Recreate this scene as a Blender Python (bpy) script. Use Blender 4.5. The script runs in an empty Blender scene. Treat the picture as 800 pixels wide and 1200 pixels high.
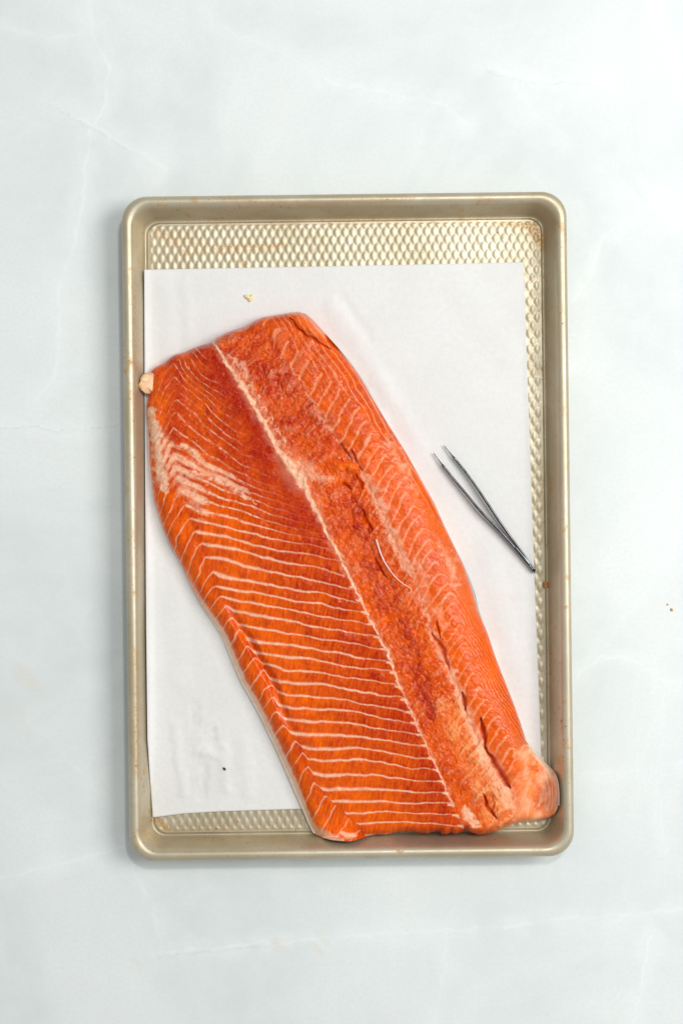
import bpy, math, random
import numpy as np
from mathutils import Vector

random.seed(4)
scn = bpy.context.scene
COL = scn.collection

# ------------------------------------------------------------------ camera, world, lamps, exposure
S = 0.0006            # metres of table per photo unit
H = 1.10              # camera height above the table
cam_d = bpy.data.cameras.new('camera')
cam = bpy.data.objects.new('camera', cam_d)
COL.objects.link(cam)
cam.location = (0, 0, H)
cam_d.sensor_fit = 'VERTICAL'
cam_d.sensor_height = 36.0
cam_d.lens = 36.0 * H / (1200 * S)
cam_d.clip_start = 0.01
cam_d.clip_end = 20
scn.camera = cam

w = bpy.data.worlds.new('World')
scn.world = w
w.use_nodes = True
w.node_tree.nodes['Background'].inputs[0].default_value = (0.96, 0.985, 1.0, 1)
w.node_tree.nodes['Background'].inputs[1].default_value = 0.41

def area(name, loc, target, size, energy, color):
    d = bpy.data.lights.new(name, 'AREA')
    d.shape = 'RECTANGLE'
    d.size, d.size_y = size
    d.energy = energy
    d.color = color
    o = bpy.data.objects.new(name, d)
    COL.objects.link(o)
    o.location = loc
    o.rotation_euler = (Vector(target) - Vector(loc)).to_track_quat('-Z', 'Y').to_euler()
    return o

area('window_light', (1.12, 0.27, 1.42), (0.05, 0.02, 0), (0.80, 0.80), 21.2, (1.0, 0.985, 0.96))
area('added_glint_light', (0.25, 0.50, 1.55), (0, 0, 0), (0.12, 0.12), 6.5, (1.0, 0.99, 0.97))  # added unseen lamp overhead, there to raise small glints on the flesh

scn.view_settings.view_transform = 'Standard'
scn.view_settings.look = 'None'
scn.view_settings.exposure = 0.0
scn.view_settings.gamma = 1.0
scn.view_settings.use_curve_mapping = False
scn.cycles.max_bounces = 8

# ------------------------------------------------------------------ helpers
def lin(r, g, b):
    f = lambda c: (c / 255 / 12.92) if c / 255 <= 0.04045 else ((c / 255 + 0.055) / 1.055) ** 2.4
    return (f(r), f(g), f(b), 1.0)

def wx(px, z=0.0):
    return (px - 400.0) * S * (H - z) / H

def wy(py, z=0.0):
    return (600.0 - py) * S * (H - z) / H

def _hash(ix, iy, seed):
    h = (ix.astype(np.int64) * 374761393 + iy.astype(np.int64) * 668265263 + seed * 974634777) & 0xffffffff
    h = ((h ^ (h >> 13)) * 1274126177) & 0xffffffff
    h = ((h ^ (h >> 16)) * 2246822519) & 0xffffffff
    return ((h ^ (h >> 15)) & 0xffffff) / float(0xffffff)

def vnoise(x, y, seed=0):
    ix, iy = np.floor(x), np.floor(y)
    fx, fy = x - ix, y - iy
    fx, fy = fx * fx * fx * (fx * (fx * 6 - 15) + 10), fy * fy * fy * (fy * (fy * 6 - 15) + 10)
    a, b = _hash(ix, iy, seed), _hash(ix + 1, iy, seed)
    c, d = _hash(ix, iy + 1, seed), _hash(ix + 1, iy + 1, seed)
    return (a * (1 - fx) + b * fx) * (1 - fy) + (c * (1 - fx) + d * fx) * fy

def fbm(x, y, seed=0, octs=4, gain=0.5):
    t, amp, tot = 0, 1.0, 0
    for o in range(octs):
        t = t + amp * vnoise(x * 2 ** o + 17.3 * o, y * 2 ** o - 9.1 * o, seed + o)
        tot += amp
        amp *= gain
    return t / tot            # 0..1

def worley(x, y, seed=0):
    ix, iy = np.floor(x), np.floor(y)
    d1 = np.full(x.shape, 9.0)
    d2 = np.full(x.shape, 9.0)
    cid = np.zeros(x.shape)
    for dx in (-1, 0, 1):
        for dy in (-1, 0, 1):
            cx, cy = ix + dx, iy + dy
            qx = cx + _hash(cx, cy, seed)
            qy = cy + _hash(cx, cy, seed + 7)
            d = np.hypot(x - qx, y - qy)
            nearer = d < d1
            d2 = np.where(nearer, d1, np.minimum(d2, d))
            cid = np.where(nearer, _hash(cx, cy, seed + 13), cid)
            d1 = np.where(nearer, d, d1)
    return d1, d2, cid

def sstep(a, b, x):
    t = np.clip((x - a) / (b - a), 0, 1)
    return t * t * (3 - 2 * t)

def poly_dist(X, Y, pts):
    """distance to a polyline and the fraction along it"""
    best = np.full(X.shape, 1e9)
    par = np.zeros(X.shape)
    n = len(pts) - 1
    for i in range(n):
        (x0, y0), (x1, y1) = pts[i][:2], pts[i + 1][:2]
        dx, dy = x1 - x0, y1 - y0
        t = np.clip(((X - x0) * dx + (Y - y0) * dy) / (dx * dx + dy * dy + 1e-9), 0, 1)
        d = np.hypot(X - x0 - t * dx, Y - y0 - t * dy)
        m = d < best
        best = np.where(m, d, best)
        par = np.where(m, (i + t), par)
    return best, par

def brush(X, Y, pts, soft=0.5, jit=0.0, seed=0, scale=6.0):
    """mask of a stroke through (x, y, half width) points"""
    lo = np.array([p[:2] for p in pts]).min(0) - 40
    hi = np.array([p[:2] for p in pts]).max(0) + 40
    m = (X > lo[0]) & (X < hi[0]) & (Y > lo[1]) & (Y < hi[1])
    out = np.zeros(X.shape)
    x, y = X[m], Y[m]
    if x.size == 0:
        return out
    if jit:
        x = x + jit * (fbm(x / scale, y / scale, seed, 3) - 0.5) * 2
        y = y + jit * (fbm(x / scale, y / scale, seed + 50, 3) - 0.5) * 2
    d, par = poly_dist(x, y, pts)
    hw = np.interp(par, np.arange(len(pts)), [p[2] for p in pts])
    out[m] = 1 - sstep(hw * (1 - soft), hw * (1 + soft) + 0.3, d)
    return out

def grid_faces(nu, nv, mask=None):
    i = np.arange((nu - 1) * (nv - 1))
    r, c = i // (nv - 1), i % (nv - 1)
    a = r * nv + c
    f = np.stack([a, a + 1, a + nv + 1, a + nv], 1)
    if mask is not None:
        f = f[mask]
    return f

def raw_mesh(name, V, F, mat, smooth=True, attrs=None):
    me = bpy.data.meshes.new(name)
    V = np.asarray(V, dtype=np.float32)
    F = np.asarray(F, dtype=np.int32)
    k = F.shape[1]
    me.vertices.add(len(V))
    me.vertices.foreach_set('co', V.ravel())
    me.loops.add(F.size)
    me.loops.foreach_set('vertex_index', F.ravel())
    me.polygons.add(len(F))
    me.polygons.foreach_set('loop_start', np.arange(0, F.size, k, dtype=np.int32))
    me.polygons.foreach_set('loop_total', np.full(len(F), k, dtype=np.int32))
    me.update(calc_edges=True)
    me.validate()
    if smooth:
        me.polygons.foreach_set('use_smooth', np.ones(len(me.polygons), dtype=bool))
    for nm, arr in (attrs or {}).items():
        a = me.attributes.new(nm, 'FLOAT', 'POINT')
        a.data.foreach_set('value', np.asarray(arr, dtype=np.float32).ravel())
    me.materials.append(mat)
    return me

def link(name, me, parent=None, loc=(0, 0, 0)):
    o = bpy.data.objects.new(name, me)
    COL.objects.link(o)
    o.location = loc
    if parent:
        o.parent = parent
    return o

def tag(o, label=None, cat=None, group=None, kind=None):
    if label: o['label'] = label
    if cat: o['category'] = cat
    if group: o['group'] = group
    if kind: o['kind'] = kind
    return o

def subset(V, F, attrs):
    used = np.unique(F)
    re = np.zeros(len(V), dtype=np.int64)
    re[used] = np.arange(len(used))
    return V[used], re[F], {k: a[used] for k, a in attrs.items()}

class NT:
    """small node-tree builder"""
    def __init__(self, name):
        self.m = bpy.data.materials.new(name)
        self.m.use_nodes = True
        self.t = self.m.node_tree
        self.b = self.t.nodes['Principled BSDF']
    def n(self, typ, **kw):
        o = self.t.nodes.new(typ)
        for k, v in kw.items():
            setattr(o, k, v)
        return o
    def l(self, a, b):
        self.t.links.new(a, b)
    def set(self, **kw):
        for k, v in kw.items():
            self.b.inputs[k.replace('_', ' ')].default_value = v
        return self
    def attr(self, name):
        return self.n('ShaderNodeAttribute', attribute_name=name).outputs['Fac']
    def coord(self, scale=(1, 1, 1)):
        tc = self.n('ShaderNodeTexCoord')
        mp = self.n('ShaderNodeMapping')
        mp.inputs['Scale'].default_value = scale
        self.l(tc.outputs['Object'], mp.inputs['Vector'])
        return mp.outputs['Vector']
    def noise(self, scale, detail=4, rough=0.5, vec=None, dist=0.0):
        o = self.n('ShaderNodeTexNoise')
        o.inputs['Scale'].default_value = scale
        o.inputs['Detail'].default_value = detail
        o.inputs['Roughness'].default_value = rough
        o.inputs['Distortion'].default_value = dist
        self.l(vec if vec is not None else self.coord(), o.inputs['Vector'])
        return o.outputs['Fac']
    def ramp(self, fac, a, b, lo=0.0, hi=1.0):
        o = self.n('ShaderNodeMapRange')
        o.inputs['From Min'].default_value = a
        o.inputs['From Max'].default_value = b
        o.inputs['To Min'].default_value = lo
        o.inputs['To Max'].default_value = hi
        o.interpolation_type = 'SMOOTHSTEP'
        self.l(fac, o.inputs['Value'])
        return o.outputs['Result']
    def math(self, op, a, b):
        o = self.n('ShaderNodeMath', operation=op)
        for i, v in enumerate((a, b)):
            if isinstance(v, (int, float)):
                o.inputs[i].default_value = v
            else:
                self.l(v, o.inputs[i])
        return o.outputs[0]
    def mix(self, fac, a, b, mode='MIX'):
        o = self.n('ShaderNodeMix', data_type='RGBA', blend_type=mode)
        o.clamp_result = False
        for sock, v in ((o.inputs[0], fac), (o.inputs[6], a), (o.inputs[7], b)):
            if isinstance(v, (int, float, tuple)):
                sock.default_value = v
            else:
                self.l(v, sock)
        return o.outputs[2]
    def color(self, sock):
        self.l(sock, self.b.inputs['Base Color'])
    def bump(self, height, strength, distance, prev=None):
        o = self.n('ShaderNodeBump')
        o.inputs['Strength'].default_value = strength
        o.inputs['Distance'].default_value = distance
        self.l(height, o.inputs['Height'])
        if prev is not None:
            self.l(prev, o.inputs['Normal'])
        self.l(o.outputs['Normal'], self.b.inputs['Normal'])
        return o.outputs['Normal']

# ------------------------------------------------------------------ materials
def mat_table():
    t = NT('pale_stone')
    big = t.noise(7, 5, 0.6, dist=0.6)
    mid = t.noise(34, 6, 0.65, dist=0.4)
    fine = t.noise(420, 3, 0.7)
    c = t.mix(t.ramp(big, 0.32, 0.68), lin(217, 224, 223), lin(234, 239, 237))
    c = t.mix(t.ramp(mid, 0.35, 0.7, 0, 0.65), c, lin(230, 234, 233))
    c = t.mix(t.ramp(fine, 0.3, 0.75, 0, 0.35), c, lin(214, 220, 220))
    c = t.mix(t.math('MULTIPLY', t.attr('vein'), t.ramp(mid, 0.3, 0.6, 0.2, 0.6)), c, lin(244, 250, 249))
    c = t.mix(t.math('MULTIPLY', t.attr('crack'), t.ramp(fine, 0.4, 0.6, 0.05, 0.25)), c, lin(186, 193, 194))
    c = t.mix(t.math('MULTIPLY', t.attr('stain'), t.ramp(mid, 0.4, 0.65, 0.0, 0.22)), c, lin(214, 196, 152))
    t.color(c)
    t.set(Roughness=0.55)
    t.b.inputs['Specular IOR Level'].default_value = 0.25
    t.bump(fine, 0.15, 0.0004)
    return t.m

def mat_tray():
    t = NT('champagne_metal')
    big = t.noise(16, 5, 0.65)
    mid = t.noise(95, 5, 0.7, dist=0.8)
    spk = t.noise(520, 2, 0.6)
    grain = t.noise(1600, 2, 0.6)
    c = t.mix(t.ramp(big, 0.35, 0.7), lin(190, 178, 150), lin(206, 197, 174))
    # baked-on oil: amber patches and brown flecks
    st = t.math('MULTIPLY', t.ramp(mid, 0.56, 0.70), t.ramp(big, 0.40, 0.60))
    c = t.mix(t.math('MULTIPLY', st, 0.75), c, lin(190, 140, 62))
    fl = t.math('MULTIPLY', t.ramp(spk, 0.64, 0.71), t.ramp(mid, 0.46, 0.60))
    c = t.mix(t.math('MULTIPLY', fl, 0.85), c, lin(138, 88, 34))
    bn = t.math('MULTIPLY', t.attr('burn'), t.ramp(spk, 0.35, 0.62, 0.25, 1.0))
    c = t.mix(t.math('MULTIPLY', bn, 0.85), c, lin(188, 132, 42))
    c = t.mix(t.math('MULTIPLY', t.attr('burn'), t.ramp(spk, 0.60, 0.68, 0, 0.7)), c, lin(126, 76, 24))
    st = t.math('MAXIMUM', st, bn)
    c = t.mix(t.ramp(grain, 0.3, 0.7, 0, 0.16), c, lin(150, 136, 104))
    t.color(c)
    t.l(t.ramp(st, 0, 1, 0.55, 0.25), t.b.inputs['Metallic'])
    t.l(t.ramp(mid, 0.3, 0.8, 0.40, 0.52), t.b.inputs['Roughness'])
    t.bump(grain, 0.10, 0.0003)
    return t.m

def mat_tray_floor(base):
    m = base.copy()
    m.name = 'embossed_champagne_metal'
    return m

def mat_paper():
    t = NT('parchment_paper')
    fib = t.noise(260, 5, 0.7)
    fine = t.noise(1300, 3, 0.6)
    big = t.noise(18, 4, 0.6)
    c = t.mix(t.ramp(big, 0.3, 0.7), lin(227, 227, 225), lin(233, 233, 231))
    c = t.mix(t.ramp(fib, 0.3, 0.7, 0, 0.5), c, lin(221, 221, 217))
    c = t.mix(t.math('MULTIPLY', t.attr('grease'), t.ramp(fib, 0.3, 0.7, 0.1, 0.5)), c, lin(204, 196, 186))
    c = t.mix(t.math('MULTIPLY', t.attr('blush'), 0.28), c, lin(233, 212, 205))
    t.color(c)
    t.set(Roughness=0.62)
    t.b.inputs['Specular IOR Level'].default_value = 0.25
    nb = t.bump(fib, 0.45, 0.0006)
    t.bump(fine, 0.18, 0.0003, nb)
    return t.m

def mat_flesh():
    t = NT('raw_salmon_flesh')
    n1 = t.noise(120, 5, 0.65, dist=0.5)
    n2 = t.noise(600, 4, 0.65, dist=0.5)
    n3 = t.noise(1500, 3, 0.6)
    c = t.mix(t.attr('red'), lin(254, 108, 0), lin(174, 27, 6))
    c = t.mix(t.ramp(n1, 0.35, 0.7, 0, 0.25), c, lin(210, 54, 0))
    c = t.mix(t.ramp(n2, 0.45, 0.75, 0, 0.25), c, lin(255, 130, 10))
    c = t.mix(t.ramp(n2, 0.48, 0.25, 0, 0.35), c, lin(150, 28, 8))
    c = t.mix(t.attr('pale'), c, lin(252, 156, 92))
    c = t.mix(t.attr('fat'), c, lin(254, 199, 163))
    c = t.mix(t.attr('cream'), c, lin(253, 224, 190))
    t.color(c)
    t.set(Roughness=0.34)
    t.b.inputs['Subsurface Weight'].default_value = 0.05
    t.b.inputs['Subsurface Radius'].default_value = (1.0, 0.3, 0.15)
    t.b.inputs['Subsurface Scale'].default_value = 0.002
    t.b.inputs['Specular IOR Level'].default_value = 0.10
    t.l(t.ramp(n1, 0.3, 0.7, 0.14, 0.26), t.b.inputs['Roughness'])
    t.l(t.ramp(n1, 0.32, 0.68, 0.15, 0.85), t.b.inputs['Coat Weight'])
    t.b.inputs['Coat Roughness'].default_value = 0.07
    t.b.inputs['Coat IOR'].default_value = 1.33
    cb = t.n('ShaderNodeBump')
    cb.inputs['Strength'].default_value = 1.0
    cb.inputs['Distance'].default_value = 0.0007
    t.l(t.noise(330, 3, 0.5, dist=0.5), cb.inputs['Height'])
    t.l(cb.outputs['Normal'], t.b.inputs['Coat Normal'])
    nb = t.bump(n2, 0.28, 0.0009)
    t.bump(n3, 0.12, 0.0003, nb)
    return t.m

def mat_skin():
    t = NT('salmon_skin')
    n = t.noise(150, 4, 0.6)
    c = t.mix(t.ramp(n, 0.3, 0.7), lin(244, 206, 184), lin(252, 228, 210))
    c = t.mix(t.attr('silver'), c, lin(150, 152, 150))
    t.color(c)
    t.set(Roughness=0.35)
    t.b.inputs['Subsurface Weight'].default_value = 0.2
    t.b.inputs['Subsurface Scale'].default_value = 0.002
    t.bump(t.noise(900, 3, 0.6), 0.2, 0.0004)
    return t.m

def mat_plain(name, a, b, rough, metal=0.0, scale=200, bump=0.2, dist=0.0004):
    t = NT(name)
    n = t.noise(scale, 4, 0.6)
    t.color(t.mix(t.ramp(n, 0.3, 0.7), a, b))
    t.set(Roughness=rough, Metallic=metal)
    t.bump(t.noise(scale * 4, 3, 0.6), bump, dist)
    return t.m

M_TABLE, M_TRAY, M_PAPER, M_FLESH, M_SKIN = mat_table(), mat_tray(), mat_paper(), mat_flesh(), mat_skin()
M_STEEL = mat_plain('tweezer_steel', lin(78, 82, 85), lin(104, 108, 111), 0.22, 1.0, 160, 0.05, 0.0003)
M_BONE = mat_plain('fish_bone', lin(250, 232, 222), lin(246, 208, 198), 0.35, 0, 300)
M_STUB = mat_plain('fin_stub_skin', lin(226, 172, 118), lin(238, 206, 166), 0.4, 0, 160, 0.4, 0.0008)
M_CRUMB = mat_plain('pale_crumb', lin(240, 222, 160), lin(246, 236, 200), 0.5, 0, 700)
M_AMBER = mat_plain('amber_crumb', lin(200, 130, 40), lin(226, 170, 80), 0.5, 0, 700)
M_DARK = mat_plain('dark_fleck', lin(40, 34, 30), lin(70, 58, 48), 0.5, 0, 700)
M_RESIDUE = mat_plain('baked_oil', lin(150, 92, 26), lin(196, 136, 50), 0.3, 0, 900)

# ------------------------------------------------------------------ tabletop
fx = np.arange(-6, 807, 2.0)
fy = np.arange(-6, 1207, 2.0)
gx = np.concatenate([[-1600, -800, -300, -100], fx, [900, 1100, 1600, 2400]])
gy = np.concatenate([[-1600, -800, -300, -100], fy, [1300, 1500, 2000, 2800]])
PX, PY = np.meshgrid(gx, gy)
px, py = PX.ravel(), PY.ravel()
vein = np.zeros(px.shape)
veins = [
    ([(104, -8), (108, 40), (128, 80), (124, 120), (108, 150), (98, 220), (86, 300), (72, 330), (70, 400), (66, 440), (40, 470)], 2.2, .75),
    ([(60, 120), (110, 150), (150, 172), (196, 200)], 2.2, .7),
    ([(-6, 500), (40, 498), (70, 505), (140, 496)], 1.6, .7),
    ([(-6, 1032), (60, 1015), (110, 1003), (150, 990)], 1.8, .8),
    ([(150, 1012), (182, 1060), (190, 1110)], 1.5, .6),
    ([(186, 1118), (260, 1110), (330, 1104), (400, 1098), (540, 1090), (640, 1080), (720, 1072), (806, 1064)], 2.0, .7),
    ([(520, 1088), (522, 1130), (508, 1206)], 1.6, .6),
    ([(762, 1100), (752, 1150), (740, 1206)], 1.8, .8),
    ([(672, 352), (690, 330), (708, 276), (738, 252), (760, 238), (768, 228)], 1.8, .75),
    ([(735, 226), (762, 244), (806, 266)], 1.8, .7),
    ([(676, 792), (706, 768), (740, 775), (780, 796), (806, 804)], 1.8, .7),
    ([(700, 770), (722, 735), (760, 690), (780, 650)], 1.6, .4),
    ([(380, 92), (440, 108), (520, 122), (545, 142)], 2.2, .7),
    ([(570, 80), (610, 92), (660, 96), (706, 96)], 2.0, .75),
    ([(600, 92), (620, 130), (660, 160)], 1.6, .5),
    ([(766, -6), (772, 30), (790, 70), (800, 120)], 1.8, .7),
    ([(676, 908), (740, 902), (806, 894)], 1.5, .5),
    ([(778, 800), (776, 860), (770, 930), (780, 1000)], 1.5, .4),
    ([(-6, 30), (60, 44), (110, 38)], 1.5, .5),
    ([(30, 470), (60, 440), (100, 430), (140, 440)], 1.4, .4),
    ([(230, -6), (250, 30), (330, 60), (380, 92)], 1.6, .35),
    ([(500, 120), (490, 170), (470, 222)], 1.6, .35),
    ([(30, 840), (80, 890), (120, 930), (144, 950)], 1.6, .3),
]
for i, (p, hw, s) in enumerate(veins):
    b = brush(px, py, [(a, c, hw) for a, c in p], 0.6, 5.0, 11 + i, 14.0)
    h = brush(px, py, [(a, c, hw * 6) for a, c in p], 0.95, 14.0, 71 + i, 30.0)
    vein = np.maximum(vein, np.maximum(b * s, h * s * 0.5))
crack = np.zeros(px.shape)
for i, p in enumerate([[(-6, 502), (40, 500), (70, 507), (140, 498)], [(570, 82), (610, 95), (660, 99), (700, 99)],
                       [(186, 1121), (260, 1113), (330, 1107)], [(60, 122), (110, 153), (150, 175)]]):
    crack = np.maximum(crack, brush(px, py, [(a, c, 1.0) for a, c in p], 0.6, 4.0, 31 + i, 14.0))
stain = np.zeros(px.shape)
for i, (a, c, r) in enumerate([(776, 803, 3), (793, 826, 3), (797, 279, 5), (738, 899, 2), (380, 1100, 5), (372, 1112, 5), (330, 1112, 8), (30, 850, 22), (36, 800, 14), (160, 1128, 4)]):
    stain = np.maximum(stain, brush(px, py, [(a - r, c - r, r * .6), (a + r, c + r, r * .7)], 0.9, 4, 91 + i, 7))
V = np.stack([wx(px), wy(py), np.zeros(px.shape)], 1)
F = grid_faces(len(gy), len(gx))[:, ::-1]
tag(link('tabletop', raw_mesh('tabletop', V, F, M_TABLE, attrs={'vein': vein, 'crack': crack, 'stain': stain})),
    'pale grey stone tabletop with faint white veins under the baking tray', kind='structure')

# ------------------------------------------------------------------ baking tray
ROT = math.radians(0.7)
TCX, TCY = wx(407.4), wy(616.6)
HX, HY = 0.1530, 0.2290           # half sizes of the outer edge
FD = 0.0154                       # outer edge to the floor panel
FZ = 0.0022                       # height of the floor panel

def tray_local(x, y):
    x, y = x - TCX, y - TCY
    c, s = math.cos(-ROT), math.sin(-ROT)
    return x * c - y * s, x * s + y * c

def ring(d, z, n=10):
    R = 0.0175 - 0.58 * d
    hx, hy = HX - d, HY - d
    pts = []
    for cx, cy, a0 in ((hx - R, hy - R, 0), (-hx + R, hy - R, 90), (-hx + R, -hy + R, 180), (hx - R, -hy + R, 270)):
        for k in range(n + 1):
            a = math.radians(a0 + 90 * k / n)
            pts.append((cx + R * math.cos(a), cy + R * math.sin(a), z))
    # extra points along the straight sides keep the stains and shading even
    out = []
    for i, p in enumerate(pts):
        q = pts[(i + 1) % len(pts)]
        out.append(p)
        if math.hypot(p[0] - q[0], p[1] - q[1]) > 0.1:
            for k in range(1, 130):
                f = k / 130
                out.append(tuple(p[j] * (1 - f) + q[j] * f for j in range(3)))
    return out

prof = []
for k in range(0, 13):            # rolled bead, from its underside over the top
    a = math.radians(215 - 190 * k / 12)
    prof.append((0.0040 + 0.0040 * math.cos(a), 0.0215 + 0.0038 * math.sin(a)))
prof += [(0.00785, 0.0226), (0.0083, 0.0214), (0.0088, 0.0195), (0.0096, 0.0160), (0.0108, 0.0110), (0.0118, 0.0066), (0.0124, 0.0040),
         (0.0129, 0.0022), (0.0134, 0.0014), (0.0138, 0.0012), (0.0142, 0.0013), (0.0145, 0.0018), (0.0148, 0.00215), (0.0151, 0.0022)]
# wall height as a function of the distance from the outer edge
WD = np.array([p[0] for p in prof[12:]])
WZ = np.array([p[1] for p in prof[12:]])

def tray_h(x, y):
    lx, ly = tray_local(x, y)
    d = np.minimum(HX - np.abs(lx), HY - np.abs(ly))
    # rounded inner corners
    R = 0.0125
    ax, ay = np.abs(lx) - (HX - 0.008 - R), np.abs(ly) - (HY - 0.008 - R)
    dc = 0.008 + R - np.hypot(np.maximum(ax, 0), np.maximum(ay, 0))
    d = np.where((ax > 0) & (ay > 0), np.minimum(d, dc), d)
    return np.interp(d, WD, WZ)

under = [(0.0098, 0.0150), (0.0112, 0.0100), (0.0124, 0.0040), (0.0138, 0.0004), (0.0170, 0.0004)]
full = [(0.0090, 0.0180)] + prof
full = under[::-1] + full
rings = [ring(d, z) for d, z in full]
n = len(rings[0])
V = np.array([p for r in rings for p in r])
F = []
for i in range(len(rings) - 1):
    for j in range(n):
        a, b = i * n + j, i * n + (j + 1) % n
        F.append((a, b, b + n, a + n))
tray = bpy.data.objects.new('baking_tray', None)
COL.objects.link(tray)
tray.location = (TCX, TCY, 0)
tray.rotation_euler = (0, 0, ROT)
tag(tray, 'champagne coloured metal baking tray with rolled rim and embossed floor on the pale tabletop', 'baking tray')
def burn_at(V):
    c, s_ = math.cos(ROT), math.sin(ROT)
    X_, Y_ = TCX + V[:, 0] * c - V[:, 1] * s_, TCY + V[:, 0] * s_ + V[:, 1] * c
    f = H / (H - V[:, 2]) / S
    qx_, qy_ = 400 + X_ * f, 600 - Y_ * f
    b = np.zeros(len(V))
    for i, (pts, a) in enumerate(BURNS):
        b = np.maximum(b, a * brush(qx_, qy_, pts, .9, 4.0, 600 + i, 5))
    return b
BURNS = [([(606, 262, 2), (622, 266, 5), (630, 276, 6), (634, 292, 3)], 1.0), ([(580, 262, 2), (604, 263, 2)], .6),
         ([(183, 960, 3), (190, 966, 4), (200, 970, 2)], 1.0), ([(200, 970, 2), (240, 971, 2.5), (330, 969, 1.5)], .35),
         ([(215, 296, 4), (260, 292, 5), (300, 290, 5), (330, 288, 3)], .55), ([(184, 272, 5), (200, 280, 8), (240, 284, 5)], .4),
         ([(158, 330, 2), (160, 380, 3), (160, 430, 2.5)], .55), ([(158, 760, 2), (160, 800, 3), (159, 880, 3), (160, 910, 2)], .5),
         ([(152, 445, 1.6), (153, 470, 1.6)], .5), ([(655, 262, 3), (664, 275, 3), (665, 284, 2)], .7), ([(640, 430, 2), (643, 450, 2.5)], .4),
         ([(646, 560, 1.2), (648, 588, 1.6)], .8), ([(644, 764, 1.0), (648, 796, 1.2)], .9), ([(230, 986, 3), (300, 984, 4), (370, 988, 3)], .4),
         ([(260, 232, 3), (330, 240, 3), (420, 238, 3), (480, 232, 2)], .4), ([(560, 236, 4), (580, 236, 2)], .5), ([(636, 560, 1.5), (637, 640, 1.5)], .4),
         ([(170, 950, 4), (165, 975, 5), (185, 982, 4)], .35), ([(250, 262, 4), (400, 260, 3), (560, 258, 3)], .25)]
link('tray_rim', raw_mesh('tray_rim', V, np.array(F), M_TRAY, attrs={'burn': burn_at(V)}), tray)

# embossed floor panel: staggered rounded diamonds
hx, hy = HX - FD, HY - FD
nx, ny = 420, 640
X, Y = np.meshgrid(np.linspace(-hx, hx, nx), np.linspace(-hy, hy, ny))
R = 0.0088
# squeeze the sheet's corners onto the rounded outline
ax, ay = np.maximum(np.abs(X) - (hx - R), 0) / R, np.maximum(np.abs(Y) - (hy - R), 0) / R
sx = ax * np.sqrt(np.maximum(1 - ay * ay / 2, 0))
sy = ay * np.sqrt(np.maximum(1 - ax * ax / 2, 0))
cm = (ax > 0) & (ay > 0)
X = np.where(cm, np.sign(X) * (hx - R + R * sx), X)
Y = np.where(cm, np.sign(Y) * (hy - R + R * sy), Y)
pw, ph = 0.00571, 0.01115
u, v = X / pw, Y / ph
a, b = u + v, u - v
ac, bc = np.round(a - .5) + .5, np.round(b - .5) + .5          # centre of the nearest stud
du, dv = ((a - ac) + (b - bc)) / 2, ((a - ac) - (b - bc)) / 2
cell = np.clip(1 - (du / .36) ** 2 - (dv / .36) ** 2, 0, 1)
edge = np.minimum(hx - np.abs(X), hy - np.abs(Y))
bump = cell ** 1.2 * sstep(0.0012, 0.0028, edge)
Z = FZ + 0.00050 * bump - 0.0001 * (edge > 0.003)
V = np.stack([X.ravel(), Y.ravel(), Z.ravel()], 1)
link('tray_floor', raw_mesh('tray_floor', V, grid_faces(ny, nx), M_TRAY, attrs={'burn': burn_at(V)}), tray)

# ------------------------------------------------------------------ parchment
nu, nv = 240, 340
u, v = np.meshgrid(np.linspace(0, 1, nu), np.linspace(0, 1, nv))
# edges traced as curves: left, right, top, bottom
def curve(pts, t):
    p = np.array(pts, float)
    L = np.concatenate([[0], np.cumsum(np.hypot(*np.diff(p, axis=0).T))])
    L /= L[-1]
    return np.interp(t, L, p[:, 0]), np.interp(t, L, p[:, 1])

def coons(left, right, top, bottom, u, v):
    lx, ly = curve(left, v); rx, ry = curve(right, v)
    tx, ty = curve(top, u); bx, by = curve(bottom, u)
    A, B, C, D = top[0], top[-1], bottom[0], bottom[-1]
    f = lambda l, r, t, b, k: (1 - u) * l + u * r + (1 - v) * t + v * b - ((1 - u) * (1 - v) * A[k] + u * (1 - v) * B[k] + (1 - u) * v * C[k] + u * v * D[k])
    return f(lx, rx, tx, bx, 0), f(ly, ry, ty, by, 1)

qx, qy = coons([(169, 316), (170, 500), (171.5, 740), (173, 868), (176, 915), (179, 958)],
               [(613, 307), (619, 480), (626, 680), (633, 860), (636, 950)],
               [(169, 316), (300, 313.5), (480, 310), (613, 307)],
               [(179, 958), (215, 953.5), (260, 951), (357, 948), (500, 948), (636, 950)], u, v)
qx, qy = qx.ravel(), qy.ravel()
zp = 0.0036 + np.zeros(qx.shape)
zp += 0.0005 * (fbm(qx / 60, qy / 60, 5, 3) - 0.5)
x0, y0 = wx(qx, 0.004), wy(qy, 0.004)
th = tray_h(x0, y0)
for k, (p, hw, dz) in enumerate([
        ([(228, 826), (228, 848)], 4, -.5), ([(244, 856), (246, 868)], 6, -.6), ([(232, 880), (252, 886)], 5, .5), ([(205, 850), (215, 930)], 5, .5),
        ([(262, 875), (265, 925)], 5, .5), ([(240, 900), (236, 935)], 4, -.5), ([(285, 870), (292, 930)], 7, .4), ([(205, 700), (212, 800)], 10, .35),
        ([(390, 360), (430, 420), (455, 470)], 9, .6), ([(400, 350), (432, 395)], 5, -.4), ([(445, 440), (490, 520)], 8, .4), ([(195, 330), (200, 420)], 8, .35),
        ([(216, 330), (224, 420)], 6, .3), ([(570, 640), (610, 800)], 10, .4), ([(620, 420), (630, 560)], 6, .4), ([(540, 340), (600, 420)], 14, .4)]):
    zp += dz * 0.0013 * brush(qx, qy, [(a, c, hw) for a, c in p], 0.95, 3, 200 + k, 9)
zp = np.maximum(zp, th + 0.0009)
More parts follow.
